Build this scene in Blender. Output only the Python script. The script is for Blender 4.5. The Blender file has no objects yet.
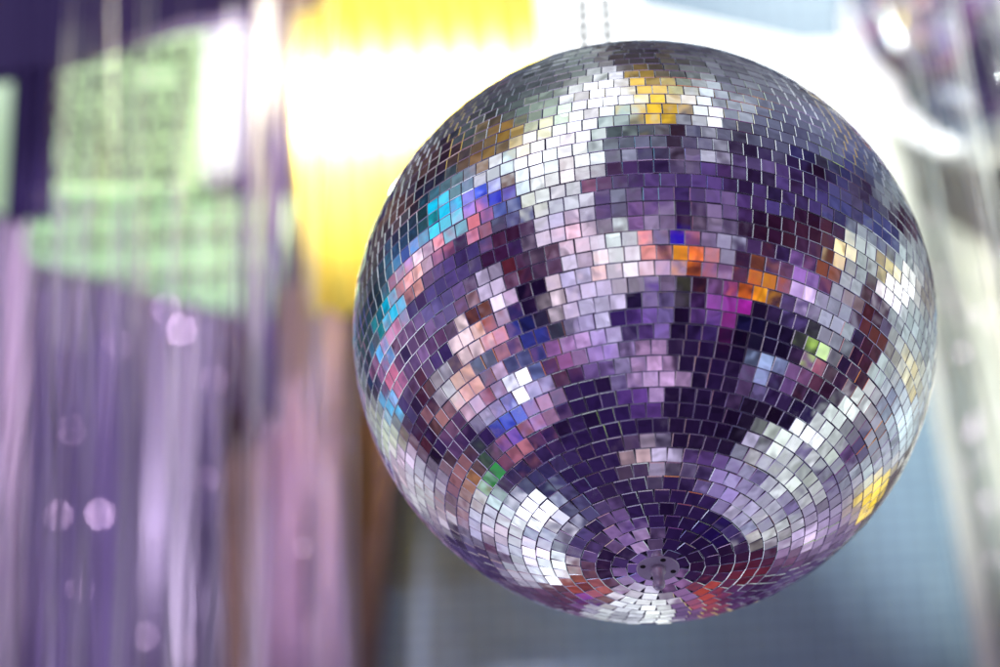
import bpy, bmesh, math, random
import numpy as np
from mathutils import Vector, Matrix, Euler

random.seed(11)
SC = bpy.context.scene
COL = SC.collection

# ------------------------------------------------------------------ helpers
def tag(o, label=None, cat=None, group=None, kind=None):
    if label: o['label'] = label
    if cat: o['category'] = cat
    if group: o['group'] = group
    if kind: o['kind'] = kind
    return o

def link(name, me, mats, parent=None):
    o = bpy.data.objects.new(name, me)
    COL.objects.link(o)
    for m in mats: me.materials.append(m)
    if parent: o.parent = parent
    return o

def from_bm(name, bm, mats, parent=None, smooth=False):
    me = bpy.data.meshes.new(name)
    bm.normal_update(); bm.to_mesh(me); bm.free()
    if smooth:
        for p in me.polygons: p.use_smooth = True
    return link(name, me, mats if isinstance(mats, list) else [mats], parent)

def from_data(name, v, f, mats, parent=None, mi=None, smooth=False):
    me = bpy.data.meshes.new(name)
    me.from_pydata([tuple(a) for a in v], [], f)
    o = link(name, me, mats if isinstance(mats, list) else [mats], parent)
    if mi: me.polygons.foreach_set('material_index', mi)
    if smooth:
        for p in me.polygons: p.use_smooth = True
    me.update()
    return o

def empty(name, loc):
    o = bpy.data.objects.new(name, None); COL.objects.link(o); o.location = loc
    o.empty_display_size = .05
    return o

def copy_tree(o, parent=None):
    c = o.copy(); COL.objects.link(c); c.parent = parent
    for ch in o.children: copy_tree(ch, c)
    return c

def mat(name):
    m = bpy.data.materials.new(name); m.use_nodes = True
    nt = m.node_tree
    return m, nt, nt.nodes['Principled BSDF'], nt.nodes['Material Output']

def lin(c):
    return tuple(((x/12.92) if x <= .04045 else ((x+.055)/1.055)**2.4) for x in c)
def rgb(r, g, b): return lin((r/255, g/255, b/255)) + (1,)

# ------------------------------------------------------------------ camera
FPX, DIST, R = 4880.0, 4.2, 0.25
BALL = Vector((0, 0, 4.0))
ELEV = math.radians(38.4)
A = Vector((0, -math.cos(ELEV), -math.sin(ELEV)))       # from the ball towards the viewer
CAM = BALL + A*DIST
f0 = -A
R0 = Vector((1, 0, 0)); U0 = R0.cross(f0)
ro = math.radians(-3.15)
Ux = math.cos(ro)*R0 + math.sin(ro)*U0
Vx = -math.sin(ro)*R0 + math.cos(ro)*U0
fw = (f0 - Ux*(145/FPX) - Vx*(1.5/FPX)).normalized()
cr = (Ux - fw*Ux.dot(fw)).normalized()
cu = cr.cross(fw)
cam_d = bpy.data.cameras.new('camera'); cam = bpy.data.objects.new('camera', cam_d); COL.objects.link(cam)
cam.matrix_world = Matrix(((cr.x, cu.x, -fw.x, CAM.x), (cr.y, cu.y, -fw.y, CAM.y), (cr.z, cu.z, -fw.z, CAM.z), (0, 0, 0, 1)))
cam_d.sensor_width = 36; cam_d.lens = FPX*36/1000
cam_d.clip_end = 200; cam_d.clip_start = .1
cam_d.dof.use_dof = True; cam_d.dof.focus_distance = 4.03; cam_d.dof.aperture_fstop = 2.3
SC.camera = cam

def on_y(px, py, Y):
    """where the sight line through a photo pixel meets the upright plane y = Y"""
    d = fw + cr*((px-500)/FPX) + cu*((333.5-py)/FPX)
    t = (Y-CAM.y)/d.y
    return CAM + d*t

# ------------------------------------------------------------------ world light: reflections for the ball, painted as hand-picked colours by direction
WORLD_PAINT = """
-680,618,60,40,65,10 -593,651,85,95,95,10 -644,611,95,70,65,10 -731,568,100,75,70,10 -712,533,50,35,70,10 -634,624,55,65,85,10
-506,529,230,235,240,10 -558,588,140,105,70,10 -506,598,150,120,70,10 -782,500,75,60,75,10 -834,432,100,70,70,10 -763,448,50,50,80,10
-652,473,115,150,160,10 -838,520,120,115,110,10 -888,400,110,85,80,10 -736,657,100,100,105,10 -632,741,95,95,102,10 -495,833,92,92,100,10
-492,754,78,85,90,10 -424,770,85,95,95,10 -390,815,92,98,102,10 -323,856,100,105,108,10 -221,883,125,135,130,10 -288,838,110,115,115,10
-17,962,85,82,90,10 -17,917,80,72,76,10 -68,896,85,76,76,10 17,882,78,70,74,10 -196,812,235,240,225,10 -118,832,240,240,245,12
-135,798,255,255,255,13 -220,788,250,250,250,10 -17,846,225,185,80,10 3,811,250,210,110,10 3,776,255,205,60,10 13,742,250,200,60,10
-186,760,255,255,255,13 -111,770,255,250,255,14 -51,773,225,240,235,10 -355,758,150,165,150,10 -406,741,130,150,140,10 -372,709,200,215,190,10
-152,742,240,250,240,10 -84,738,200,215,205,10 -34,731,180,200,190,10 -287,722,215,235,205,10 -185,697,180,195,185,10 -118,701,120,140,140,10
-84,659,95,110,115,10 -17,687,90,95,100,10 -466,669,150,110,50,10 -422,689,150,120,60,10 -398,658,255,225,140,10 -354,671,250,240,190,10
-479,625,120,90,50,10 -442,638,180,150,80,10 -388,634,250,245,240,12 -337,630,245,245,220,10 -286,643,255,250,255,14 -232,653,255,250,255,14
-44,652,80,75,95,10 -455,604,200,225,230,10 -404,610,240,230,190,10 -337,603,230,245,240,10 -286,609,220,215,205,10 -229,619,235,235,225,10
-57,618,150,150,170,10 -17,618,140,140,165,10 -465,563,225,240,240,10 -428,576,250,250,250,10 -384,586,250,245,250,13 -336,562,245,245,250,12
-161,568,230,235,235,10 -118,574,150,155,165,10 -84,564,90,55,100,10 -34,577,55,30,70,10 0,588,80,60,120,10 -471,519,130,85,70,10
-319,551,220,230,225,10 -269,551,220,205,205,10 -218,558,225,225,220,10 -168,507,140,85,115,10 -117,517,115,75,115,10 -50,537,85,55,115,10
-393,491,225,240,245,10 -336,504,220,220,215,10 -285,510,225,215,210,10 -225,524,215,215,215,10 154,971,92,92,102,10 325,930,120,121,129,10
289,863,115,117,128,10 85,860,95,95,95,10 152,847,120,125,125,10 51,839,210,180,110,10 57,811,250,215,120,10 105,808,185,200,160,10
37,780,255,205,60,10 101,780,215,170,70,10 155,780,255,255,255,10 209,774,219,231,237,10 260,771,139,145,157,10 51,742,250,200,50,10
229,739,255,255,255,10 311,761,164,170,178,10 287,736,121,127,141,10 34,707,110,110,115,10 67,700,70,45,50,10 135,701,85,90,115,10
77,666,70,40,60,10 151,663,78,75,118,10 253,657,100,97,124,10 354,664,112,113,138,10 40,625,140,145,165,10 101,629,65,35,55,10
259,619,179,176,190,10 313,619,60,35,80,10 371,613,66,48,96,10 34,581,60,40,90,10 77,578,62,40,88,10 124,578,140,125,150,10
286,572,90,55,110,10 336,562,115,95,145,10 387,552,110,90,140,10 438,597,102,98,127,10 490,649,109,110,138,10 423,717,115,118,142,10
460,824,127,130,142,10 594,686,118,122,144,10 662,618,116,118,147,10 593,616,109,109,140,10 523,581,66,60,118,10 766,552,96,102,130,10
151,534,92,66,130,10 235,527,95,68,132,10 302,534,50,25,60,10 353,528,40,20,45,10 404,511,45,25,60,10 50,489,100,74,136,10
235,483,98,72,132,10 312,494,60,30,80,10 370,484,90,66,125,10 471,512,100,76,140,10 540,560,50,25,55,10 591,547,48,24,52,10
729,481,60,35,62,10 489,553,60,35,80,10 678,566,76,76,132,10 747,516,85,85,125,10 -720,379,20,160,165,10 -682,402,0,190,225,13
-706,334,0,210,245,14 -668,358,120,210,225,10 -743,307,20,120,160,10 -778,281,90,165,235,10 -805,240,110,120,230,10 -837,217,25,130,160,10
-871,64,0,190,225,10 -889,31,30,150,160,10 -579,418,150,130,225,10 -539,438,90,115,245,10 -498,454,50,30,235,10 -562,380,235,130,140,10
-685,307,235,130,150,10 -722,273,245,155,165,10 -757,247,255,215,225,10 -791,220,255,225,235,10 -819,183,230,125,155,10 -784,166,250,175,160,10
-853,24,200,130,165,10 -882,-14,235,165,205,10 -521,397,120,130,165,10 -744,372,60,80,85,10 -796,329,50,65,85,10 -831,295,60,60,90,10
-900,177,55,72,85,10 -929,109,52,64,80,10 -943,41,58,72,84,10 -907,75,48,55,78,10 -921,280,90,80,85,10 -956,195,110,100,95,10
-640,273,85,40,95,10 -691,233,95,80,140,10 -742,192,140,110,150,10 -639,209,95,75,140,10 -588,235,85,65,135,10 -759,125,95,55,90,10
-724,24,140,110,160,10 -690,74,120,105,160,10 -742,91,80,70,130,10 -690,125,85,75,140,10 -639,141,120,95,150,10 -588,158,90,50,100,10
-547,175,185,170,200,10 -527,121,200,180,205,10 -503,242,75,25,60,10 -554,235,80,40,80,10 -561,282,95,88,150,10 -554,77,130,70,60,10
-520,70,140,75,55,10 -530,37,225,155,105,10 -523,10,235,110,90,10 -561,-13,255,225,230,10 -493,91,220,205,225,10 -581,13,45,22,60,10
-690,-20,110,70,110,10 -369,450,210,215,215,10 -319,416,215,220,210,10 -376,403,225,225,200,10 -268,436,190,190,205,10 -225,443,205,205,210,10
-420,383,105,105,150,10 -471,417,70,90,170,10 -470,369,70,45,85,10 -268,389,190,175,205,10 -201,402,195,185,205,10 -151,409,95,75,140,10
10,432,110,80,140,10 -84,469,130,130,150,10 -17,473,95,65,120,10 -352,352,185,170,200,10 -312,372,190,185,210,10 -241,348,245,195,210,10
-124,358,125,95,130,10 -70,375,80,45,70,10 -17,385,140,100,150,10 -470,322,80,30,65,10 -402,335,80,50,85,10 -335,308,210,190,200,10
-201,308,205,180,195,10 -100,318,220,230,225,10 -43,328,105,80,135,10 0,335,150,110,165,10 -487,275,75,35,80,10 -436,282,70,45,100,10
-207,288,220,195,210,10 -140,261,225,220,230,10 -90,268,225,230,225,10 -33,274,220,215,215,10 3,284,250,150,140,10 -459,225,105,40,55,10
-308,268,115,65,95,10 -244,231,220,205,225,10 -191,241,185,160,190,10 -140,201,235,190,180,10 -90,207,210,200,205,10 -40,214,220,200,215,10
-345,201,40,25,70,10 -294,207,110,85,130,10 -301,154,235,210,215,10 -251,181,160,150,190,10 -201,184,185,175,205,10 -140,164,200,180,210,10
10,180,200,180,200,10 -436,114,160,100,150,10 -395,127,40,25,75,10 -351,141,50,25,75,10 -291,107,245,220,230,10 -241,127,190,170,205,10
-50,110,35,25,60,10 0,120,110,75,165,10 -476,101,225,205,230,10 -442,50,45,35,110,10 -385,74,45,25,65,10 -335,87,40,25,65,10
-167,87,180,170,195,10 -117,100,200,185,215,10 -63,57,50,30,90,10 0,57,125,85,170,10 -469,40,160,140,190,10 -419,3,50,60,150,10
-217,17,180,160,205,10 -167,30,190,175,220,10 -117,47,205,195,225,10 -50,10,60,35,110,10 -469,-13,220,150,170,10 -284,-3,60,65,85,10
67,442,140,110,160,10 111,442,55,35,90,10 168,436,90,65,130,10 218,432,135,110,155,10 268,433,130,105,150,10 319,426,95,65,130,10
505,444,60,30,55,10 454,423,85,70,135,10 40,385,150,130,160,10 90,392,70,35,70,10 141,392,65,25,60,10 194,385,150,130,155,10
352,372,60,25,55,10 403,366,60,25,55,10 453,359,65,30,60,10 54,338,165,150,190,10 110,341,20,10,210,10 167,335,85,65,125,10
325,325,65,30,65,10 379,318,60,25,60,10 426,315,60,25,60,10 480,305,80,40,60,10 27,284,225,145,140,10 74,288,80,40,90,10
234,281,150,130,170,10 288,281,185,185,205,10 335,275,85,55,110,10 392,268,100,50,60,10 436,258,75,55,110,10 487,248,50,30,90,10
120,234,255,165,40,13 174,234,255,120,35,13 224,234,210,140,150,10 281,228,165,160,190,10 335,224,75,40,90,10 378,218,75,35,60,10
33,180,180,160,190,10 77,180,170,145,185,10 127,180,70,70,55,10 181,181,65,30,60,10 234,181,130,90,140,10 284,177,150,60,140,10
436,151,165,75,50,10 479,148,150,120,170,10 527,124,235,205,250,10 40,127,140,120,175,10 100,127,35,20,50,10 150,127,40,20,60,10
311,117,50,15,60,10 361,110,50,25,40,10 412,100,60,35,70,10 459,94,90,60,120,10 40,70,130,110,170,10 100,73,40,20,55,10
247,70,150,95,180,10 278,70,205,50,190,10 325,64,35,20,60,10 385,57,40,22,60,10 446,47,60,45,90,10 503,67,100,80,140,10
157,17,45,25,70,10 217,20,85,60,130,10 278,17,130,30,100,10 335,13,35,30,80,10 402,0,38,25,62,10 469,0,40,25,65,10
573,445,85,70,130,10 624,411,85,85,140,10 675,395,80,82,142,10 727,372,82,84,142,10 779,345,80,85,140,10 824,312,82,86,135,10
858,388,70,45,70,10 886,354,95,75,90,10 711,447,95,85,118,10 572,370,70,34,66,10 613,357,110,62,80,10 651,344,80,60,105,10
633,300,85,42,62,10 685,324,165,170,165,10 726,307,190,200,195,10 674,280,255,232,165,16 715,260,175,180,180,10 753,236,180,190,185,10
691,222,165,165,170,10 732,199,170,180,180,10 784,216,125,110,100,10 822,200,245,225,150,12 850,166,250,250,240,14 832,129,255,250,255,16
766,179,115,70,80,10 619,198,165,90,58,10 578,222,120,65,65,10 530,235,75,50,100,10 530,181,170,120,200,10 571,161,95,65,140,10
701,155,175,180,185,10 656,128,150,150,165,10 690,104,165,145,150,10 731,98,90,45,55,10 770,108,85,60,90,10 766,142,100,60,85,10
663,71,145,145,165,10 731,44,100,50,50,10 769,7,110,60,55,10 808,-20,115,62,60,10 745,67,95,48,58,10 707,7,70,60,120,10
639,34,170,170,190,10 676,13,170,180,180,10 547,13,40,20,55,10 794,57,80,50,75,10 822,24,110,100,130,10 865,244,165,178,175,10
882,41,175,188,185,10 846,-10,180,190,185,10 917,7,168,182,180,10 955,109,150,145,135,10 939,246,150,155,155,10 965,7,160,168,165,10
854,468,130,138,140,10 801,518,112,120,132,10 954,-61,165,175,172,10 -982,110,115,120,110,10 -976,-164,145,150,145,10 -954,-44,70,90,95,10
-954,-232,150,155,150,10 -917,-27,70,85,95,10 -892,-54,90,180,240,10 -885,-112,200,120,160,10 -907,-153,60,110,170,10 -872,-163,235,130,165,10
-862,-251,90,190,240,10 -926,-184,60,45,80,10 -890,-224,90,70,120,10 -929,-112,60,45,78,10 -920,-232,130,130,130,10 -921,-283,165,168,155,10
-849,-299,140,160,170,10 -860,-343,190,200,180,10 -817,-339,110,65,75,10 -824,-298,110,115,150,10 -778,-291,75,60,110,10 -795,-264,85,65,118,10
-827,-439,215,190,215,10 -836,-484,200,170,175,10 -792,-469,185,185,195,10 -888,-393,215,220,190,10 -913,-369,150,160,150,10 -871,-444,160,150,165,10
-680,-189,185,180,190,10 -639,-212,225,225,225,10 -605,-182,225,170,150,10 -581,-239,215,165,190,10 -605,-37,245,215,215,10 -554,-44,250,210,205,10
-691,-293,165,115,115,10 -664,-317,155,100,110,10 -520,-185,165,85,110,10 -537,-272,185,175,205,10 -527,-70,80,90,140,10 -544,-128,110,120,150,10
-657,-246,130,110,140,10 -732,-189,100,45,60,10 -725,-246,75,35,80,10 -754,-318,90,40,65,10 -726,-341,35,15,50,10 -744,-386,105,55,75,10
-794,-111,120,95,150,10 -811,-61,85,70,130,10 -759,-61,135,100,150,10 -846,-68,60,40,80,10 -673,-94,75,55,120,10 -639,-44,80,60,120,10
-606,-364,72,48,105,10 -640,-330,130,90,140,10 -589,-313,60,35,80,10 -555,-363,65,40,100,10 -521,-329,70,50,115,10 -693,-433,45,25,60,10
-703,-382,80,55,115,10 -607,-466,150,100,105,10 -632,-503,150,100,110,10 -573,-499,180,120,80,10 -556,-465,60,65,85,10 -519,-482,40,170,70,10
-694,-487,150,135,160,10 -746,-468,150,140,165,10 -773,-541,200,195,205,10 -730,-523,190,185,195,10 -488,-498,80,55,90,10 -452,-84,50,40,110,10
-351,-87,70,70,140,10 -298,-67,175,110,180,10 -284,-127,130,70,95,10 -436,-121,110,115,160,10 -476,-154,230,190,220,10 -419,-184,255,255,255,60
-368,-154,120,130,180,10 -335,-144,65,70,150,10 -459,-191,150,140,180,10 -422,-245,100,120,220,10 -460,-272,90,100,210,10 -450,-329,50,70,210,10
-328,-261,190,140,175,10 -392,-362,190,115,125,10 -426,-389,180,110,125,10 -460,-423,140,80,110,10 -490,-279,130,140,190,10 -497,-228,190,160,200,10
-207,-37,190,150,200,10 -134,-60,150,120,190,10 -84,-60,180,150,205,10 -191,-94,120,90,150,10 -134,-100,150,120,185,10 -84,-127,140,125,165,10
-17,-214,110,70,150,10 -150,-134,58,36,85,10 -234,-161,62,40,95,10 -217,-227,58,36,95,10 -150,-244,56,34,92,10 -84,-261,60,38,98,10
-301,-311,60,38,95,10 -234,-328,62,40,98,10 -151,-328,58,36,92,10 -67,-345,60,38,95,10 17,-328,52,32,80,10 -352,-379,62,42,98,10
-134,-463,58,38,92,10 -369,-447,60,45,98,10 -420,-481,65,55,110,10 -336,-497,70,60,115,10 -235,-497,62,42,98,10 -33,-43,40,22,70,10
-7,-429,195,162,165,10 50,-425,200,185,215,10 -43,-160,70,40,110,10 23,-100,210,165,210,10 27,-157,200,165,210,10 84,-150,215,172,218,10
117,-94,52,32,78,10 184,-144,48,30,75,10 251,-127,50,30,78,10 84,-211,52,32,78,10 150,-211,46,28,70,10 234,-211,48,30,72,10
184,-278,46,28,70,10 285,-268,42,24,62,10 369,-295,42,22,60,10 117,-345,48,28,70,10 218,-345,46,26,68,10 302,-362,40,22,58,10
395,-117,155,172,210,10 351,-161,110,80,125,10 405,-167,120,110,160,10 318,-110,38,22,62,10 493,-141,130,90,140,10 453,-194,90,65,125,10
453,-255,45,25,62,10 504,-262,45,28,75,10 452,-134,40,22,62,10 419,-60,36,24,62,10 486,-60,44,26,66,10 402,-295,44,24,60,10
443,-363,220,230,215,10 487,-390,200,205,200,10 352,-396,175,165,190,10 396,-406,195,195,205,10 444,-430,205,210,190,10 325,-436,165,165,185,10
420,-471,100,85,135,10 275,-483,140,120,170,10 319,-497,160,150,185,10 454,-501,220,225,220,10 370,-504,110,95,140,10 218,-419,95,65,125,10
67,-479,56,34,86,10 -17,-489,58,36,90,10 117,-530,56,34,86,10 564,-60,205,250,100,20 571,-121,165,90,115,10 530,-111,125,95,140,10
639,-34,150,150,165,10 588,-178,60,25,60,10 639,-145,55,28,70,10 673,-77,45,22,60,10 690,-114,40,28,90,10 708,-155,70,28,60,10
537,-279,50,34,90,10 588,-262,60,40,85,10 656,-202,80,40,70,10 684,-182,120,85,120,10 732,-135,100,50,58,10 731,-61,85,45,70,10
718,-202,225,230,220,10 674,-236,225,235,225,10 630,-290,215,225,215,10 579,-320,240,245,240,10 538,-356,248,250,248,11 572,-374,205,205,205,10
623,-364,170,175,170,10 760,-189,165,165,165,10 744,-331,105,100,125,10 795,-216,185,190,190,10 777,-142,185,200,195,10 760,-264,150,140,150,10
904,-139,240,225,170,10 908,-184,245,215,110,10 883,-224,215,225,230,10 895,-262,220,235,235,10 849,-299,170,185,190,10 877,-303,225,245,240,10
813,-254,140,150,170,10 829,-183,130,135,160,10 778,-315,165,165,175,10 744,-375,95,85,120,10 693,-419,100,70,120,10 573,-465,95,75,130,10
781,-469,175,180,185,10 753,-482,200,215,215,10 790,-521,240,215,120,10 522,-431,110,95,140,10 607,-432,180,190,175,10 532,-482,190,200,180,10
922,-300,165,172,170,10 957,-198,165,172,168,10 797,-366,160,165,175,10 625,-500,110,95,140,10 694,-508,150,150,165,10 574,-533,165,165,165,10
-731,-571,200,200,200,10 -766,-559,195,190,190,10 -692,-567,140,115,130,10 -643,-569,130,95,115,10 -655,-632,195,190,200,10 -697,-623,170,150,165,10
-610,-624,150,110,120,10 -558,-619,215,215,230,10 -521,-639,200,180,195,10 -499,-587,195,215,215,10 -566,-654,165,160,190,10 -646,-674,55,30,75,10
-518,-691,200,185,205,10 -509,-726,110,65,95,10 -753,-644,85,70,118,10 -634,-764,85,70,115,10 -562,-759,95,80,125,10 -529,-812,80,60,105,10
-387,-600,255,245,255,15 -405,-634,235,240,240,10 -330,-616,255,250,255,15 -354,-651,250,250,250,12 -286,-660,255,245,240,15 -353,-558,185,210,215,10
-262,-616,160,165,195,10 -235,-592,110,110,155,10 -421,-549,90,85,130,10 -202,-564,75,50,105,10 -365,-692,130,140,170,10 -310,-695,120,130,165,10
-415,-669,205,215,220,10 -467,-676,195,180,190,10 -474,-732,175,160,190,10 -430,-742,190,205,205,10 -369,-758,255,235,255,15 -314,-757,195,210,215,10
-312,-799,250,250,250,12 -298,-831,255,250,255,13 -356,-793,205,215,220,10 -356,-828,210,215,225,10 -407,-797,190,190,205,10 -408,-840,190,180,195,10
-244,-834,160,95,85,10 -221,-865,165,75,65,10 -180,-850,255,140,60,14 -187,-893,90,55,205,10 -245,-883,125,70,90,10 -136,-882,130,75,80,10
-153,-918,115,70,80,10 -306,-877,110,65,85,10 -358,-879,105,75,110,10 -290,-914,90,65,100,10 -410,-881,90,70,112,10 -426,-863,100,75,110,10
-152,-684,55,35,88,10 -253,-719,90,75,130,10 -236,-667,75,65,115,10 -101,-694,172,132,188,10 -27,-700,182,148,192,10 -192,-725,110,85,145,10
-50,-666,105,75,140,10 -118,-752,50,30,80,10 -67,-745,48,28,76,10 -135,-804,55,32,80,10 -27,-790,110,80,150,10 -68,-839,150,115,170,10
-68,-885,165,140,170,10 -17,-914,235,240,240,10 34,-921,245,248,240,10 -68,-921,240,242,240,10 -136,-944,200,205,205,10 -68,-954,170,170,180,10
51,-882,150,120,175,10 102,-875,160,115,165,10 41,-899,175,155,185,10 54,-928,240,245,235,10 102,-907,145,110,150,10 119,-933,120,90,140,10
269,-537,150,130,185,10 320,-616,180,170,190,10 344,-640,150,150,180,10 378,-672,200,195,188,10 336,-558,150,135,180,10 370,-541,165,160,180,10
439,-659,195,200,195,10 446,-690,190,190,190,10 490,-635,165,170,165,10 489,-594,120,105,150,10 508,-705,190,170,205,10 502,-733,185,165,190,10
373,-804,120,45,65,10 322,-810,130,50,60,10 424,-801,110,60,95,10 492,-764,175,120,150,10 220,-858,195,80,68,10 272,-859,100,60,110,10
239,-674,45,25,100,10 151,-632,56,34,88,10 67,-632,56,34,88,10 -17,-615,58,36,90,10 185,-581,60,38,92,10 84,-718,50,30,80,10
237,-770,48,28,72,10 303,-667,70,50,110,10 321,-771,60,30,70,10 169,-822,55,32,80,10 323,-878,85,55,100,10 392,-862,75,50,95,10
460,-828,90,75,115,10 528,-794,100,80,120,10 549,-678,245,220,250,12 576,-654,160,140,175,10 541,-619,150,140,165,10 592,-602,150,140,165,10
630,-708,140,120,150,10 681,-657,150,130,160,10 766,-555,250,210,80,10 783,-535,252,212,85,10 751,-611,252,215,70,10 716,-634,165,150,165,10
667,-729,80,62,100,10 598,-780,85,70,105,10 526,-740,130,105,140,10 929,-143,175,185,180,10 865,-180,170,185,185,10 909,-228,180,190,190,10
928,-266,170,180,180,10 520,-60,70,45,85,10 594,-37,150,150,165,10 564,-10,60,40,80,10 537,-84,60,38,80,10 588,-81,150,145,160,10
871,68,170,185,180,10 389,-727,60,30,70,10 474,-722,150,120,160,10 413,-755,80,35,65,10 469,-781,110,80,120,10 417,-780,90,45,75,10
247,-834,75,45,95,10 244,-13,48,28,76,10 335,-27,36,24,62,10 294,-90,46,26,72,10 257,-64,46,26,72,10 335,-67,38,24,62,10
358,187,80,40,70,10 -446,-161,130,120,165,10 -395,-204,170,150,195,10 -442,-208,150,135,185,10 -392,-164,130,125,180,10 -419,-218,140,140,200,10
-179,-822,80,60,90,10 -180,-875,100,55,120,10 368,177,255,150,35,15 399,144,255,180,30,15 345,151,255,120,40,13
"""
def build_world():
    w = bpy.data.worlds.new('World'); w.use_nodes = True
    nt = w.node_tree; N = nt.nodes; L = nt.links
    bg = N['Background']
    P = []; C = []; G = []
    for t in WORLD_PAINT.split():
        a, b, cr_, cg_, cb_, g = (int(x) for x in t.split(','))
        P.append((a/1000, b/1000)); C.append(lin((cr_/255, cg_/255, cb_/255))); G.append(g/10)
    P = np.array(P); C = np.array(C)*np.array(G)[:, None]
    lum = C @ np.array((.2126, .7152, .0722))
    C = C*np.clip((lum/.28)**.27, .42, 1.3)[:, None]*np.array((.95, .99, 1.06))
    NR, NS = 46, 32
    def world_paint(u, v):
        d2 = (P[:, 0]-u)**2 + (P[:, 1]-v)**2
        wt = 1/(d2 + .00018)**3.6
        return (C*wt[:, None]).sum(0)/wt.sum()
    def math_(op, a, b=None, c=None):
        n = N.new('ShaderNodeMath'); n.operation = op
        for i, x in enumerate((a, b, c)):
            if x is None: continue
            if isinstance(x, (int, float)): n.inputs[i].default_value = x
            else: L.new(x, n.inputs[i])
        return n.outputs[0]
    def vec(op, a, b):
        n = N.new('ShaderNodeVectorMath'); n.operation = op
        for i, x in enumerate((a, b)):
            if x is None: continue
            if isinstance(x, (tuple, Vector)): n.inputs[i].default_value = tuple(x)
            else: L.new(x, n.inputs[i])
        return n
    tc = N.new('ShaderNodeTexCoord')
    m = vec('NORMALIZE', vec('ADD', tc.outputs['Generated'], A).outputs[0], None).outputs[0]
    u = vec('DOT_PRODUCT', m, Ux).outputs['Value']
    v = vec('DOT_PRODUCT', m, Vx).outputs['Value']
    ul = math_('ADD', u, 1.0)
    right = math_('GREATER_THAN', u, 0.0)
    row = math_('MULTIPLY_ADD', v, (NR-1)/2, (NR-1)/2)
    acc = None
    for i in range(NR):
        vv = -1 + 2*i/(NR-1)
        wt = math_('MAXIMUM', math_('SUBTRACT', 1.0, math_('ABSOLUTE', math_('SUBTRACT', row, float(i)))), 0.0)
        gt = bpy.data.node_groups.new('world_paint_row', 'ShaderNodeTree')
        for nm in ('u', 'ul', 'right'): gt.interface.new_socket(nm, in_out='INPUT', socket_type='NodeSocketFloat')
        gt.interface.new_socket('light', in_out='OUTPUT', socket_type='NodeSocketColor')
        gi = gt.nodes.new('NodeGroupInput'); go = gt.nodes.new('NodeGroupOutput')
        ramps = []
        for half in (0, 1):
            cr_ = gt.nodes.new('ShaderNodeValToRGB'); e = cr_.color_ramp
            while len(e.elements) < NS: e.elements.new(len(e.elements)/NS*.5+.2)
            for k in range(NS):
                uu = k/(NS-1) - (1 if half == 0 else 0)
                e.elements[k].position = k/(NS-1); e.elements[k].color = (*world_paint(uu, vv), 1)
            gt.links.new(gi.outputs[1 if half == 0 else 0], cr_.inputs[0])
            ramps.append(cr_.outputs[0])
        mx = gt.nodes.new('ShaderNodeMix'); mx.data_type = 'RGBA'
        gt.links.new(gi.outputs[2], mx.inputs['Factor']); gt.links.new(ramps[0], mx.inputs[6]); gt.links.new(ramps[1], mx.inputs[7])
        gt.links.new(mx.outputs[2], go.inputs[0])
        gn = N.new('ShaderNodeGroup'); gn.node_tree = gt
        L.new(u, gn.inputs[0]); L.new(ul, gn.inputs[1]); L.new(right, gn.inputs[2])
        sc_ = N.new('ShaderNodeVectorMath'); sc_.operation = 'SCALE'
        L.new(gn.outputs[0], sc_.inputs[0]); L.new(wt, sc_.inputs['Scale'])
        if acc is None: acc = sc_.outputs[0]
        else: acc = vec('ADD', acc, sc_.outputs[0]).outputs[0]
    # noise over the painted world colours, so each tile mirrors uneven tones
    no = N.new('ShaderNodeTexNoise'); no.inputs['Scale'].default_value = 22; no.inputs['Detail'].default_value = 4; no.inputs['Roughness'].default_value = .6
    L.new(tc.outputs['Generated'], no.inputs['Vector'])
    mr = N.new('ShaderNodeMapRange'); mr.inputs[1].default_value = .36; mr.inputs[2].default_value = .64
    mr.inputs[3].default_value = .62; mr.inputs[4].default_value = 1.38
    L.new(no.outputs['Fac'], mr.inputs[0])
    sc2 = N.new('ShaderNodeVectorMath'); sc2.operation = 'SCALE'
    L.new(acc, sc2.inputs[0]); L.new(mr.outputs[0], sc2.inputs['Scale']); acc = sc2.outputs[0]
    L.new(acc, bg.inputs['Color']); bg.inputs['Strength'].default_value = 1.08
    SC.world = w
    w.cycles.sampling_method = 'MANUAL'; w.cycles.sample_map_resolution = 256
build_world()

# ------------------------------------------------------------------ materials
def mirror_mat(name, tint, r0, r1):
    m, nt, b, o = mat(name); N = nt.nodes; L = nt.links
    b.inputs['Metallic'].default_value = 1
    b.inputs['Base Color'].default_value = (*tint, 1)
    tc = N.new('ShaderNodeTexCoord')
    no = N.new('ShaderNodeTexNoise'); no.inputs['Scale'].default_value = 90; no.inputs['Detail'].default_value = 4
    L.new(tc.outputs['Object'], no.inputs['Vector'])
    mr = N.new('ShaderNodeMapRange'); mr.inputs[1].default_value = .5; mr.inputs[2].default_value = .8
    mr.inputs[3].default_value = r0; mr.inputs[4].default_value = r1
    L.new(no.outputs['Fac'], mr.inputs[0]); L.new(mr.outputs[0], b.inputs['Roughness'])
    n2 = N.new('ShaderNodeTexNoise'); n2.inputs['Scale'].default_value = 55; n2.inputs['Detail'].default_value = 1
    L.new(tc.outputs['Object'], n2.inputs['Vector'])
    bp = N.new('ShaderNodeBump'); bp.inputs['Strength'].default_value = .4; bp.inputs['Distance'].default_value = .0007
    L.new(n2.outputs['Fac'], bp.inputs['Height']); L.new(bp.outputs[0], b.inputs['Normal'])
    return m
def edge_mat():
    m, nt, b, o = mat('cut_glass_edge')
    b.inputs['Metallic'].default_value = .85; b.inputs['Roughness'].default_value = .16
    b.inputs['Base Color'].default_value = (.82, .86, .92, 1)
    return m
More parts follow.
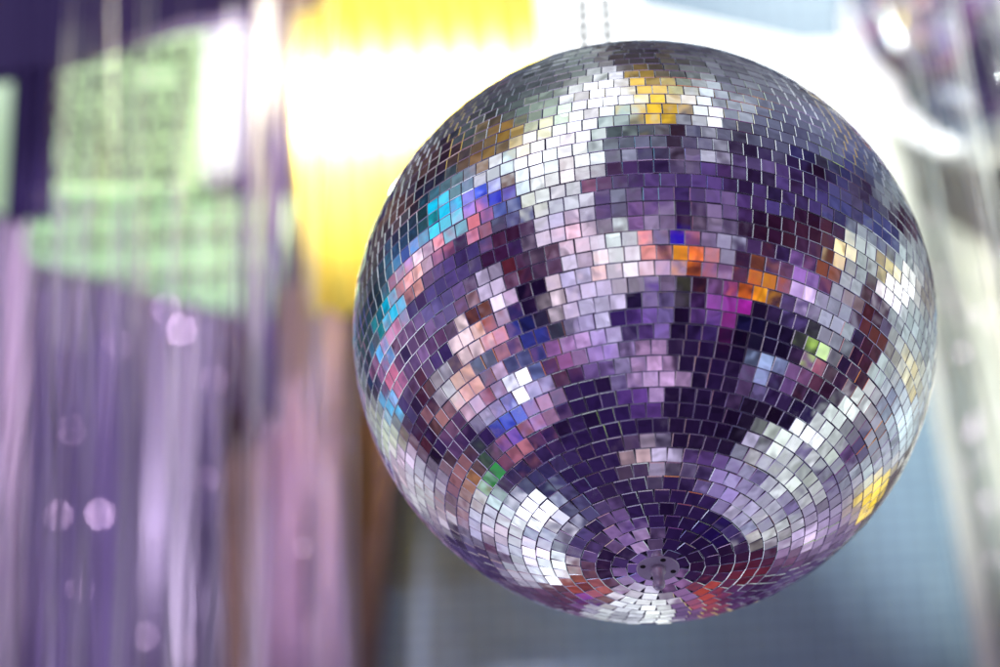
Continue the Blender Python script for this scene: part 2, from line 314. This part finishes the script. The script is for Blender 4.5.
def plain(name, col, rough=.5, metal=0, bump=0, scale=40, var=.25):
    m, nt, b, o = mat(name); N = nt.nodes; L = nt.links
    b.inputs['Roughness'].default_value = rough; b.inputs['Metallic'].default_value = metal
    tc = N.new('ShaderNodeTexCoord'); no = N.new('ShaderNodeTexNoise')
    no.inputs['Scale'].default_value = scale; no.inputs['Detail'].default_value = 5
    L.new(tc.outputs['Object'], no.inputs['Vector'])
    mx = N.new('ShaderNodeMix'); mx.data_type = 'RGBA'
    mx.inputs[6].default_value = tuple(c*(1-var) for c in col[:3]) + (1,)
    mx.inputs[7].default_value = tuple(min(1, c*(1+var)) for c in col[:3]) + (1,)
    L.new(no.outputs['Fac'], mx.inputs['Factor']); L.new(mx.outputs[2], b.inputs['Base Color'])
    if bump:
        bp = N.new('ShaderNodeBump'); bp.inputs['Strength'].default_value = bump; bp.inputs['Distance'].default_value = .002
        L.new(no.outputs['Fac'], bp.inputs['Height']); L.new(bp.outputs[0], b.inputs['Normal'])
    return m
def glow(name, col, strength):
    m, nt, b, o = mat(name)
    b.inputs['Base Color'].default_value = (*[c*.5 for c in col[:3]], 1)
    b.inputs['Emission Color'].default_value = (*col[:3], 1)
    b.inputs['Emission Strength'].default_value = strength
    b.inputs['Roughness'].default_value = .4
    return m

M_MIRROR = mirror_mat('mirror_glass', (.93, .92, .95), .006, .05)
M_HAZY = mirror_mat('hazy_mirror_glass', (.86, .85, .88), .06, .2)
M_OLD = mirror_mat('tarnished_mirror_glass', (.62, .58, .60), .02, .12); M_EDGE = edge_mat()
M_CORE = plain('dark_plastic_core', (.12, .095, .20), .5, .2, .3)
M_CAP = plain('satin_metal_cap', (.52, .49, .60), .42, .45, .1, 60, .15)
M_HOLE = plain('dark_hole', (.008, .006, .012), .8)
M_STEEL = plain('chain_steel', (.012, .014, .008), .6, 0)

# ------------------------------------------------------------------ the mirror ball
def tiles_mesh(rad, rows, gap, seed):
    rnd = random.Random(seed)
    V = []; F = []; MI = []
    pitch = math.pi*rad/rows
    th0 = .073                                            # where the motor plate ends
    t = pitch*.075; ch = pitch*.029
    for i in range(rows):
        th = math.pi*(i+.5)/rows
        if th < th0 or th > math.pi-th0: continue
        n = int(2*math.pi*math.sin(th)*rad/pitch)
        if n < 3: continue
        sw = 2*math.pi*math.sin(th)*rad/n
        w = min(sw-gap, pitch*1.02-gap); h = pitch-gap
        off = rnd.random()*6.28
        drift = rnd.gauss(0, .05)
        for k in range(n):
            ph = off + 2*math.pi*k/n + rnd.gauss(0, .012)*sw/(rad*math.sin(th))
            tt = th + (rnd.gauss(0, .011))*pitch/rad
            nrm = Vector((math.sin(tt)*math.cos(ph), math.sin(tt)*math.sin(ph), -math.cos(tt)))
            e1 = Vector((-math.sin(ph), math.cos(ph), 0)); e2 = nrm.cross(e1)
            c = nrm*rad*(1-(pitch/rad)**2/10)
            q = Matrix.Rotation(rnd.gauss(0, .011), 3, nrm)
            sg = .0095 if rnd.random() < .92 else .026
            q = Matrix.Rotation(rnd.gauss(0, sg), 3, e1) @ Matrix.Rotation(rnd.gauss(0, sg), 3, e2) @ q
            n2 = q @ nrm; a = q @ e1; b = q @ e2
            hw = w/2*(1+rnd.gauss(0, .008)); hh = h/2*(1+rnd.gauss(0, .008))
            kind = rnd.random()
            base = len(V)
            for (ins, z) in ((0, -t), (0, t-ch), (ch, t)):
                for sx, sy in ((-1, -1), (1, -1), (1, 1), (-1, 1)):
                    V.append(c + a*sx*(hw-ins) + b*sy*(hh-ins) + n2*z)
            for lv in (0, 4):
                for j in range(4):
                    j2 = (j+1) % 4
                    F.append((base+lv+j, base+lv+j2, base+lv+4+j2, base+lv+4+j)); MI.append(1)
            F.append((base+8, base+9, base+10, base+11)); MI.append(0 if kind < .86 else 2 if kind < .95 else 3)
    return V, F, MI

def disc(bm, r, z0, z1, seg=48, c=(0, 0), bev=0):
    prof = [(r, z0), (r, z1-bev*(1 if z1 > z0 else -1)), (r-bev, z1)] if bev else [(r, z0), (r, z1)]
    rings = [[bm.verts.new((c[0]+a*math.cos(2*math.pi*k/seg), c[1]+a*math.sin(2*math.pi*k/seg), z)) for k in range(seg)] for a, z in prof]
    for p, q in zip(rings, rings[1:]):
        for k in range(seg): bm.faces.new((p[k], p[(k+1) % seg], q[(k+1) % seg], q[k]))
    bm.faces.new(rings[-1]); bm.faces.new(rings[0])
    bmesh.ops.recalc_face_normals(bm, faces=bm.faces)

def lathe(bm, prof, seg=24, c=(0, 0)):
    rings = [[bm.verts.new((c[0]+r*math.cos(2*math.pi*k/seg), c[1]+r*math.sin(2*math.pi*k/seg), z)) for k in range(seg)] for r, z in prof]
    for p, q in zip(rings, rings[1:]):
        for k in range(seg): bm.faces.new((p[k], p[(k+1) % seg], q[(k+1) % seg], q[k]))
    bm.faces.new(rings[-1]); bm.faces.new(rings[0])
    bmesh.ops.recalc_face_normals(bm, faces=bm.faces)

def make_ball(rad, rows, seed):
    root = empty('mirror_ball', BALL)
    V, F, MI = tiles_mesh(rad, rows, math.pi*rad/rows*.031, seed)
    from_data('mirror_tiles', V, F, [M_MIRROR, M_EDGE, M_HAZY, M_OLD], root, MI)
    bm = bmesh.new(); bmesh.ops.create_uvsphere(bm, u_segments=96, v_segments=64, radius=rad*.9935)
    from_bm('core', bm, M_CORE, root, True)
    for s, nm in ((-1, 'bottom_plate'), (1, 'top_plate')):
        bm = bmesh.new(); disc(bm, rad*.073, s*rad*.985, s*rad*1.004, 64, bev=rad*.004)
        pl = from_bm(nm, bm, M_CAP, root)
        for k in range(4):
            an = .35 + k*math.pi/2
            bm = bmesh.new(); disc(bm, rad*.0095, s*rad*1.0035, s*rad*1.0046, 16, (rad*.053*math.cos(an), rad*.053*math.sin(an)))
            from_bm('screw_hole', bm, M_HOLE, pl)
        if s < 0:
            bm = bmesh.new()
            lathe(bm, [(.026*rad, -rad*1.0042), (.026*rad, -rad*1.018), (.020*rad, -rad*1.024), (.017*rad, -rad*1.05), (.021*rad, -rad*1.058), (.021*rad, -rad*1.072), (.014*rad, -rad*1.082), (.004*rad, -rad*1.085)])
            from_bm('spindle_stub', bm, M_CAP, pl, True)
    return root
ball = make_ball(R, 61, 5)
tag(ball, 'large mirror ball in sharp focus, covered in small square mirrors, hanging in the middle', 'mirror ball', 'mirror balls')
ball2 = copy_tree(ball)
ball2.location = on_y(1012, 0, .90); ball2.scale = (.79,)*3; ball2.rotation_euler = (0, 0, 1.1)
tag(ball2, 'smaller blurred mirror ball behind, half hidden at the top of the pale silver curtain', 'mirror ball', 'mirror balls')

# two chains from the top plate
def chain(px, py0, dx, label):
    p0 = on_y(px, 60, .02)
    top = Vector((p0.x+dx, p0.y, p0.z+1.2))
    start = Vector((p0.x, p0.y, BALL.z+R*.95))
    bm = bmesh.new()
    L_ = (top-start).length; axis = (top-start).normalized()
    step = .0125; n = int(L_/step)
    sx = axis.cross(Vector((0, 1, 0))).normalized(); sy = axis.cross(sx)
    for i in range(n):
        c = start + axis*step*(i+.5)
        side = sx if i % 2 == 0 else sy
        nn = axis.cross(side)
        pts = []
        for k in range(12):
            t = 2*math.pi*k/12
            pts.append(c + axis*math.cos(t)*.0072 + side*math.sin(t)*.0038)
        rings = []
        for k in range(12):
            rad_dir = (pts[k]-c).normalized()
            ring = []
            for j in range(5):
                an = 2*math.pi*j/5
                ring.append(bm.verts.new(pts[k] + (rad_dir*math.cos(an) + nn*math.sin(an))*.0016))
            rings.append(ring)
        for k in range(12):
            for j in range(5):
                bm.faces.new((rings[k][j], rings[(k+1) % 12][j], rings[(k+1) % 12][(j+1) % 5], rings[k][(j+1) % 5]))
    o = from_bm('hanging_chain', bm, M_STEEL, None, True)
    tag(o, label, 'chain', 'chains holding the big mirror ball')

# ------------------------------------------------------------------ background: the tiled wall
def wall_mat():
    m, nt, b, o = mat('mosaic_wall'); N = nt.nodes; L = nt.links
    tc = N.new('ShaderNodeTexCoord'); mp = N.new('ShaderNodeMapping')
    mp.inputs['Rotation'].default_value = (math.radians(90), 0, 0)
    L.new(tc.outputs['Object'], mp.inputs['Vector'])
    br = N.new('ShaderNodeTexBrick'); br.offset = 0; br.squash = 1
    br.inputs['Scale'].default_value = 1; br.inputs['Brick Width'].default_value = .0205; br.inputs['Row Height'].default_value = .0215
    br.inputs['Mortar Size'].default_value = .0024; br.inputs['Mortar Smooth'].default_value = .2; br.inputs['Bias'].default_value = 0
    br.inputs['Color1'].default_value = (.15, .235, .32, 1); br.inputs['Color2'].default_value = (.19, .285, .375, 1)
    br.inputs['Mortar'].default_value = (.10, .145, .205, 1)
    L.new(mp.outputs[0], br.inputs['Vector']); L.new(br.outputs['Color'], b.inputs['Base Color'])
    bp = N.new('ShaderNodeBump'); bp.inputs['Strength'].default_value = .6; bp.inputs['Distance'].default_value = .002; bp.invert = True
    L.new(br.outputs['Fac'], bp.inputs['Height']); L.new(bp.outputs[0], b.inputs['Normal'])
    b.inputs['Roughness'].default_value = .45
    return m
def box(bm, x0, x1, y0, y1, z0, z1):
    v = [bm.verts.new(p) for p in ((x0, y0, z0), (x1, y0, z0), (x1, y1, z0), (x0, y1, z0), (x0, y0, z1), (x1, y0, z1), (x1, y1, z1), (x0, y1, z1))]
    for q in ((0, 3, 2, 1), (4, 5, 6, 7), (0, 1, 5, 4), (1, 2, 6, 5), (2, 3, 7, 6), (3, 0, 4, 7)): bm.faces.new([v[i] for i in q])
WY = 1.3
bm = bmesh.new(); box(bm, on_y(352, 600, WY).x, .80, WY, WY+.08, 4.40, 6.3)
tag(from_bm('wall', bm, wall_mat()), 'blue grey wall of small square tiles below and behind the big mirror ball', 'wall', None, 'structure')

# prism with its outline given as points on an upright plane, real thickness behind it
def slab(name, pts, Y, th, m, parent=None):
    bm = bmesh.new()
    P = [on_y(px, py, Y) for px, py in pts]
    a = [bm.verts.new(p) for p in P]; b = [bm.verts.new(p + Vector((0, th, 0))) for p in P]
    bm.faces.new(a); bm.faces.new(b[::-1])
    n = len(a)
    for i in range(n): bm.faces.new((a[i], b[i], b[(i+1) % n], a[(i+1) % n]))
    bmesh.ops.recalc_face_normals(bm, faces=bm.faces)
    return from_bm(name, bm, m, parent)

# fringe: many narrow hanging strips
def strands(name, x0, x1, z0, z1, Y, n, w, mats, seed, lean=0, parent=None, spread=.03, thick_var=.6, wob=.004, ztail=0):
    rnd = random.Random(seed)
    V = []; F = []; MI = []
    for k in range(n):
        fx = (k+rnd.random())/n
        x = x0+(x1-x0)*fx; y = Y + rnd.uniform(-spread, spread)
        ww = w*(1+rnd.uniform(-thick_var, thick_var)); tw = rnd.uniform(0, 6.28); dt = rnd.uniform(-1.2, 1.2)
        ln = lean + rnd.gauss(0, .012)
        p1, p2 = rnd.uniform(0, 6.28), rnd.uniform(0, 6.28)
        seg = 12; zb = z0 + rnd.uniform(-1, 1)*ztail
        mi = rnd.randrange(len(mats))
        base = len(V)
        for s in range(seg+1):
            t = s/seg; z = z1+(zb-z1)*t
            cx = x + ln*(z1-z) + wob*math.sin(p1+t*5); cy = y + wob*math.sin(p2+t*6)
            an = tw+dt*t
            dx, dy = math.cos(an)*ww/2, math.sin(an)*ww/2
            V.append((cx-dx, cy-dy, z)); V.append((cx+dx, cy+dy, z))
        for s in range(seg):
            b = base+2*s; F.append((b, b+1, b+3, b+2)); MI.append(mi)
    return from_data(name, V, F, mats, parent, MI)

def foil(name, col, rough=.35, metal=.7, trans=0):
    m, nt, b, o = mat(name)
    b.inputs['Base Color'].default_value = (*col, 1); b.inputs['Roughness'].default_value = rough; b.inputs['Metallic'].default_value = metal
    if trans:
        N = nt.nodes; L = nt.links
        t = N.new('ShaderNodeBsdfTranslucent'); t.inputs[0].default_value = (*col, 1)
        mx = N.new('ShaderNodeMixShader'); mx.inputs[0].default_value = trans
        L.new(b.outputs[0], mx.inputs[1]); L.new(t.outputs[0], mx.inputs[2]); L.new(mx.outputs[0], o.inputs['Surface'])
    return m

# pleated sheet hanging on an upright plane
def pleated(name, x0, x1, z0, z1, Y, period, amp, m, parent=None, lean=0, seed=0, irr=.3, thick=True):
    rnd = random.Random(seed)
    n = max(24, int((x1-x0)/period*10)); seg = 10
    ph = 0; xs = []
    for i in range(n+1):
        ph += 2*math.pi/10*(1+rnd.uniform(-irr, irr)); xs.append(ph)
    V = []; F = []
    for s in range(seg+1):
        z = z1+(z0-z1)*s/seg
        for i in range(n+1):
            V.append((x0+(x1-x0)*i/n+lean*(z1-z), Y+amp*math.sin(xs[i]+.25*math.sin(s*.6+i*.01)), z))
    for s in range(seg):
        for i in range(n):
            a = s*(n+1)+i; F.append((a, a+1, a+n+2, a+n+1))
    o = from_data(name, V, F, m, parent, None, True)
    if thick:
        so = o.modifiers.new('thickness', 'SOLIDIFY'); so.thickness = .0015
    return o

def xz(px, py, Y):
    p = on_y(px, py, Y); return p.x, p.z

# ---- dark purple backdrop far left
x0, _ = xz(-120, 300, 2.4); x1, _ = xz(420, 300, 2.4)
_, z1 = xz(200, -80, 2.4); _, z0 = xz(200, 760, 2.4)
o = pleated('drape', x0, x1, z0, z1, 2.4, .07, .03, foil('purple_velvet', (.20, .125, .36), .7, 0), None, 0, 3)
tag(o, 'deep purple pleated drape hanging at the very back on the left', 'drape')

# ---- brown wooden post, right of the pink curtain
M_WOOD = plain('brown_wood', (.15, .078, .066), .55, 0, .4, 14, .35)
o = slab('wooden_post', [(222, 290), (412, 290), (404, 330), (366, 700), (222, 700)], 1.19, .09, M_WOOD)
tag(o, 'brown wooden post half covered by the pink foil curtain, left of the tiled wall', 'post')

# ---- lit yellow pleated blind with lamps behind it
def blind_mat():
    m, nt, b, o = mat('yellow_blind_cloth'); N = nt.nodes; L = nt.links
    t = N.new('ShaderNodeBsdfTranslucent'); t.inputs[0].default_value = (.94, .76, .17, 1)
    b.inputs['Base Color'].default_value = (.85, .68, .14, 1); b.inputs['Roughness'].default_value = .8
    mx = N.new('ShaderNodeMixShader'); mx.inputs[0].default_value = .97
    L.new(b.outputs[0], mx.inputs[1]); L.new(t.outputs[0], mx.inputs[2]); L.new(mx.outputs[0], o.inputs['Surface'])
    return m
YB = .80
bx0, _ = xz(286, 150, YB); bx1, _ = xz(540, 150, YB)
_, bz1 = xz(420, -60, YB); _, bz0 = xz(350, 312, YB)
o = pleated('pleated_blind', bx0, bx1, bz0, bz1, YB, .034, .010, blind_mat(), None, .04, 4, .12, False)
tag(o, 'yellow pleated blind glowing from lamps behind it, upper left of the big mirror ball', 'blind')

def area(name, loc, target, sx, sy, power, col, spread=115):
    l = bpy.data.lights.new(name, 'AREA'); l.shape = 'RECTANGLE'; l.size = sx; l.size_y = sy; l.energy = power; l.color = col[:3]
    l.spread = math.radians(spread)
    o = bpy.data.objects.new(name, l); COL.objects.link(o); o.location = loc
    o.rotation_euler = (Vector(target)-Vector(loc)).to_track_quat('-Z', 'Y').to_euler()
    return o
def spot(name, loc, target, power, col, cone, blend=.6, size=.03):
    l = bpy.data.lights.new(name, 'SPOT'); l.energy = power; l.color = col[:3]; l.spot_size = math.radians(cone); l.spot_blend = blend; l.shadow_soft_size = size
    o = bpy.data.objects.new(name, l); COL.objects.link(o); o.location = loc
    o.rotation_euler = (Vector(target)-Vector(loc)).to_track_quat('-Z', 'Y').to_euler()
    return o

p = on_y(400, 140, YB+.07)
area('lamp_behind_blind', p, p - Vector((0, 1, 0)), 0.34, .08, 4.0, (1, .97, .85))
p = on_y(440, 30, YB+.15)
area('lamp_behind_blind', p, p - Vector((0, 1, 0)), .30, .12, .55, (1, .93, .6))
p = on_y(345, 240, YB+.15)
area('lamp_behind_blind', p, p - Vector((0, 1, 0)), .14, .16, .9, (1, .93, .6))

# ---- big white light panel behind the ball and a second one on the left
def light_panel(pts, Y, m, label, frame=True):
    root = empty('light_panel', on_y(sum(p[0] for p in pts)/len(pts), sum(p[1] for p in pts)/len(pts), Y))
    inv = Matrix.Translation(-root.location)
    d = slab('diffuser', pts, Y, .03, m); d.data.transform(inv); d.parent = root
    f = slab('housing', [(px, py) for px, py in pts], Y+.034, .04, M_FRAME); f.data.transform(inv); f.parent = root
    tag(root, label, 'light panel')
    return root
M_FRAME = plain('pale_frame', (.35, .38, .42), .5)
M_WHITE = glow('white_diffuser', (.97, 1.0, 1.0), 1.35)
light_panel([(490, -50), (612, -50), (640, 8), (800, 44), (905, 40), (925, 330), (490, 330)], 1.2, M_WHITE, 'wide white light panel glowing straight behind the top of the big mirror ball')
light_panel([(203, -40), (246, -40), (243, 150), (206, 170)], 1.14, glow('cool_white_diffuser', (.97, .96, 1.0), 1.1), 'tall white light panel between the green light panel and the yellow blind')

# ---- green lit lattice panel
M_GREEN = glow('mint_diffuser', (.64, .90, .50), 1.2)
M_GREEN2 = glow('green_diffuser', (.50, .86, .46), .85)
GY = .93
gp = light_panel([(58, 40), (204, 12), (200, 187), (36, 187)], GY, M_GREEN, 'pale green light panel with a lattice of dark square knobs, behind purple fringe')
g2 = light_panel([(34, 191), (288, 196), (272, 308), (24, 242)], GY+.01, M_GREEN2, 'plain green light panel hanging lowest, under the knobbed pale green one')
g3 = light_panel([(-30, 65), (10, 60), (6, 200), (-30, 190)], GY, glow('dim_green_diffuser', (.55, .80, .50), .55), 'narrow sliver of green light panel at the far left behind the dark purple drape')
def lattice(root, u0, u1, v0, v1, nu, nv, skew, seed, k=1):
    rnd = random.Random(seed)
    km = plain('knob_dark_green', (.10, .16, .12), .6)
    for j in range(nv):
        for i in range(nu):
            if rnd.random() < .1: continue
            px = u0+(u1-u0)*i/(nu-1) + skew*(j/(nv-1)); py = v0+(v1-v0)*j/(nv-1) - .12*(px-u0)*(1-j/(nv-1))
            c = on_y(px, py, GY) - root.location
            q = rnd.uniform(.0064, .0090)*k
            bm = bmesh.new()
            box(bm, c.x-q, c.x+q, c.y-.012, c.y-.001, c.z-q*1.1, c.z+q*1.1)
            bmesh.ops.bevel(bm, geom=bm.edges[:], offset=.001, segments=1, affect='EDGES')
            from_bm('lattice_knob', bm, km, root)
    bm = bmesh.new()
    for j in range(nv):
        py = v0+(v1-v0)*j/(nv-1)
        a = on_y(u0-6, py+2, GY) - root.location; b = on_y(u1, py-.1*(u1-u0), GY) - root.location
        box(bm, a.x, b.x, a.y-.005, a.y-.0012, a.z-.0016, a.z+.0016)
    from_bm('lattice_bars', bm, plain('bar_green', (.25, .36, .22), .6), root)
lattice(gp, 68, 192, 68, 176, 7, 6, -24, 2)
lattice(g2, 50, 270, 212, 282, 10, 3, -10, 3, .62)

# ---- dark purple drape and valance, top left
M_DARK = foil('dark_purple_cloth', (.062, .040, .18), .7, .05)
root = empty('valance', on_y(20, 0, .74))
o = pleated('drop', *[xz(16, 0, .74)[0], xz(62, 0, .74)[0]], xz(30, 222, .74)[1], xz(30, -60, .74)[1], .74, .016, .006, M_DARK, None, 0, 5)
o.data.transform(Matrix.Translation(-root.location)); o.parent = root
pts = [(-40, -60), (330, -60), (322, -8), (285, 8), (180, 22), (110, 44), (62, 62), (-40, 78)]
o = slab('swag', pts, .735, .02, M_DARK); o.data.transform(Matrix.Translation(-root.location)); o.parent = root
tag(root, 'dark purple cloth valance with a hanging tail, across the top left corner', 'valance')

# ---- foil fringe curtains on the left
FS = foil('sheer_foil', (.86, .84, .90), .4, .15, .8)
FL = foil('lilac_foil', (.64, .56, .72), .38, .35, .25)
FP = foil('purple_foil', (.29, .22, .47), .38, .4, .15)
FK = foil('pink_foil', (.78, .59, .77), .4, .3, .3)
FD = foil('plum_foil', (.16, .09, .22), .4, .4)
FG = foil('grey_lilac_foil', (.46, .42, .52), .38, .45, .2)
def curtain(px0, px1, Y, n, w, mats, seed, label, top=-90, bot=760, lean=0, **k):
    xa, _ = xz(px0, 333, Y); xb, _ = xz(px1, 333, Y)
    pm = (px0+px1)/2
    _, zt = xz(pm, top, Y); _, zb = xz(pm, bot, Y)
    # the strips hang straight down: start them so that they pass the middle of the picture where given
    xa -= lean*(zt-xz(pm, 333, Y)[1]); xb -= lean*(zt-xz(pm, 333, Y)[1])
    o = strands('foil_curtain', xa, xb, zb, zt, Y, n, w, mats, seed, lean, **k)
    tag(o, label, 'curtain', 'foil fringe curtains')
    return o
curtain(-30, 32, 1.6, 50, .006, [FL, FL, FK], 1, 'pale lilac foil curtain hanging in the far left corner', top=215)
c_purple = curtain(36, 150, 1.66, 70, .006, [FP, FG, FP, FP], 2, 'grey purple foil curtain second from the left, below the green panels', top=180)
c_dusty = curtain(150, 232, 1.58, 80, .0065, [FL, FG, FL, FP], 3, 'dusty lilac foil curtain left of the brown post', top=230)
c_pink = curtain(262, 338, 1.08, 80, .006, [FK, FK, FL], 4, 'bright pink foil curtain hanging in front of the brown post', top=298)
curtain(335, 352, 1.1, 9, .007, [FK, FG], 7, 'thin wisp of dusky pink strips just right of the bright pink foil curtain', top=320)
curtain(50, 250, .69, 24, .0026, [FS, FS, FG, FS, FP, FD], 5, 'sparse sheer fringe hanging over the green light panels', bot=335)
curtain(243, 292, .69, 20, .0042, [FG, FP, FD, FS, FG], 6, 'grey purple fringe between the green panels and yellow blind', bot=420)

curtain(-20, 255, .76, 44, .0022, [FS, FL, FS, FG], 8, 'few separate sheer strips hanging full length in front of the lilac curtains', top=200)

curtain(288, 338, .71, 9, .003, [FS, FS, FL], 12, 'a few sheer strips over the left edge of the yellow blind', bot=420)

# added discs for foil glints: little mirrors turned to throw a spot back
GLINT_MAT = foil('glint_disc', (.85, .66, .85), .42, 1)
def glint_discs(parent, lamp, items, Y=1.53):
    for px, py, r in items:
        p = on_y(px, py, Y)
        n = ((lamp-p).normalized() + (CAM-p).normalized()).normalized()
        q = n.to_track_quat('Z', 'Y').to_matrix().to_4x4()
        bm = bmesh.new(); disc(bm, r, -.0006, .0006, 20)
        bm.transform(Matrix.Translation(p) @ q)
        from_bm('glint_disc', bm, GLINT_MAT, parent)
# ---- pale silver curtain on the right
FC = foil('silver_foil', (.86, .88, .80), .4, .1, .3)
FC2 = foil('cream_foil', (.88, .86, .72), .4, .1, .3)
FC3 = foil('dark_silver_foil', (.42, .46, .44), .35, .5, .3)  # darker strips mixed in at random among the silver ones
RY = 1.17
p_top = on_y(862, 0, RY); p_bot = on_y(988, 667, RY)
ln = (p_bot.x-p_top.x)/(p_top.z-p_bot.z)
zt = on_y(930, -120, RY).z; zb = on_y(930, 780, RY).z
xl = p_top.x - ln*(zt-p_top.z)
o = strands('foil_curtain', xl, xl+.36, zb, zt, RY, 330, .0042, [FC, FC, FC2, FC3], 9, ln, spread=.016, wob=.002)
tag(o, 'pale silver foil curtain sweeping down the whole right side', 'curtain', 'foil fringe curtains')

xa = on_y(895, 60, .62).x; xb = on_y(1030, 60, .62).x
zt = on_y(930, -120, .62).z; zb = on_y(930, 780, .5).z
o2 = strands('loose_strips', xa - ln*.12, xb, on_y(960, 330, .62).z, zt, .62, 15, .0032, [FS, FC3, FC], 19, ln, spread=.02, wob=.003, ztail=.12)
o2.parent = o
# ------------------------------------------------------------------ lamps
p = on_y(1105, 330, RY)
spot('spot_on_curtain', (-.5, -1.4, 4.95), p, 600, (.94, 1, .95), 20, .8)
glint_discs(o, Vector((-.5, -1.4, 4.95)), [(920, 300, .0012), (962, 352, .0016), (938, 380, .0012), (975, 420, .0014), (985, 500, .0016), (965, 470, .0012), (992, 560, .0016), (980, 590, .0012), (950, 300, .0014), (996, 630, .0014), (930, 215, .0012), (985, 310, .0014)] + [(lambda t, q: (905+t*90+q*(95-t*90), 240+t*420, .0006+.0008*random.random()))(random.random(), random.random()) for _ in range(26)], RY-.03)
p = on_y(560, 575, WY)
spot('spot_on_wall', (.3, -2.0, 4.76), p, 46, (.72, .92, 1), 12, 1)
p = on_y(800, 590, WY)
spot('blue_spot_on_wall', (.75, -1.6, 4.85), p, 36, (.40, .52, 1), 14, 1)
p = on_y(400, 640, WY)
spot('blue_spot_on_wall', (.2, -2.0, 4.72), p, 55, (.42, .50, 1), 11, 1)
spot('added_band_spot', (-.13, .88, 3.75), on_y(640, 560, WY), 11, (.66, .93, 1), 13, 1)  # two added, unseen spots throwing steep light bands up the wall
spot('added_band_spot', (.12, .90, 3.75), on_y(860, 540, WY), 3.5, (.42, .62, 1), 10, 1)
p = on_y(720, -10, WY)
spot('spot_above_panel', (.3, .5, 6.4), p, 90, (.85, .97, 1), 40, .9)
VL = Vector((-1.4, -.6, 5.9))
p = on_y(180, 520, 1.8)
spot('violet_spot', VL, p, 290, (.90, .78, 1), 24, .8)
spot('violet_spot', (-.9, -.3, 6.3), on_y(100, 20, .74), 6, (.62, .48, 1), 30, .9)
p = on_y(300, 500, 1.08)
spot('pink_spot', (-.9, -1.2, 5.2), p, 250, (1, .86, 1), 14, .9)
glint_discs(c_purple, VL, [(58, 515, .0032), (100, 515, .0044), (145, 637, .0040), (80, 590, .0020), (72, 430, .0018), (118, 345, .0020)])
glint_discs(c_dusty, VL, [(185, 650, .0040), (180, 330, .0044), (166, 308, .0026), (205, 480, .0018), (216, 380, .0020)])
glint_discs(c_pink, VL, [(303, 548, .0034), (345, 445, .0022)], 1.02)
chain(611, 30, -.02, 'thin dark chain above the big mirror ball, the right one, farther from the yellow blind')
chain(585, 30, .0, 'thin dark chain above the big mirror ball, the left one, nearer the yellow blind')

# ------------------------------------------------------------------ render settings
SC.view_settings.view_transform = 'Standard'; SC.view_settings.look = 'None'
SC.view_settings.exposure = 0; SC.view_settings.gamma = 1
SC.render.engine = 'CYCLES'
SC.cycles.use_denoising = True
try: SC.cycles.denoiser = 'OPENIMAGEDENOISE'
except Exception: pass
SC.cycles.max_bounces = 6; SC.cycles.glossy_bounces = 4; SC.cycles.diffuse_bounces = 2
SC.cycles.sample_clamp_indirect = 8
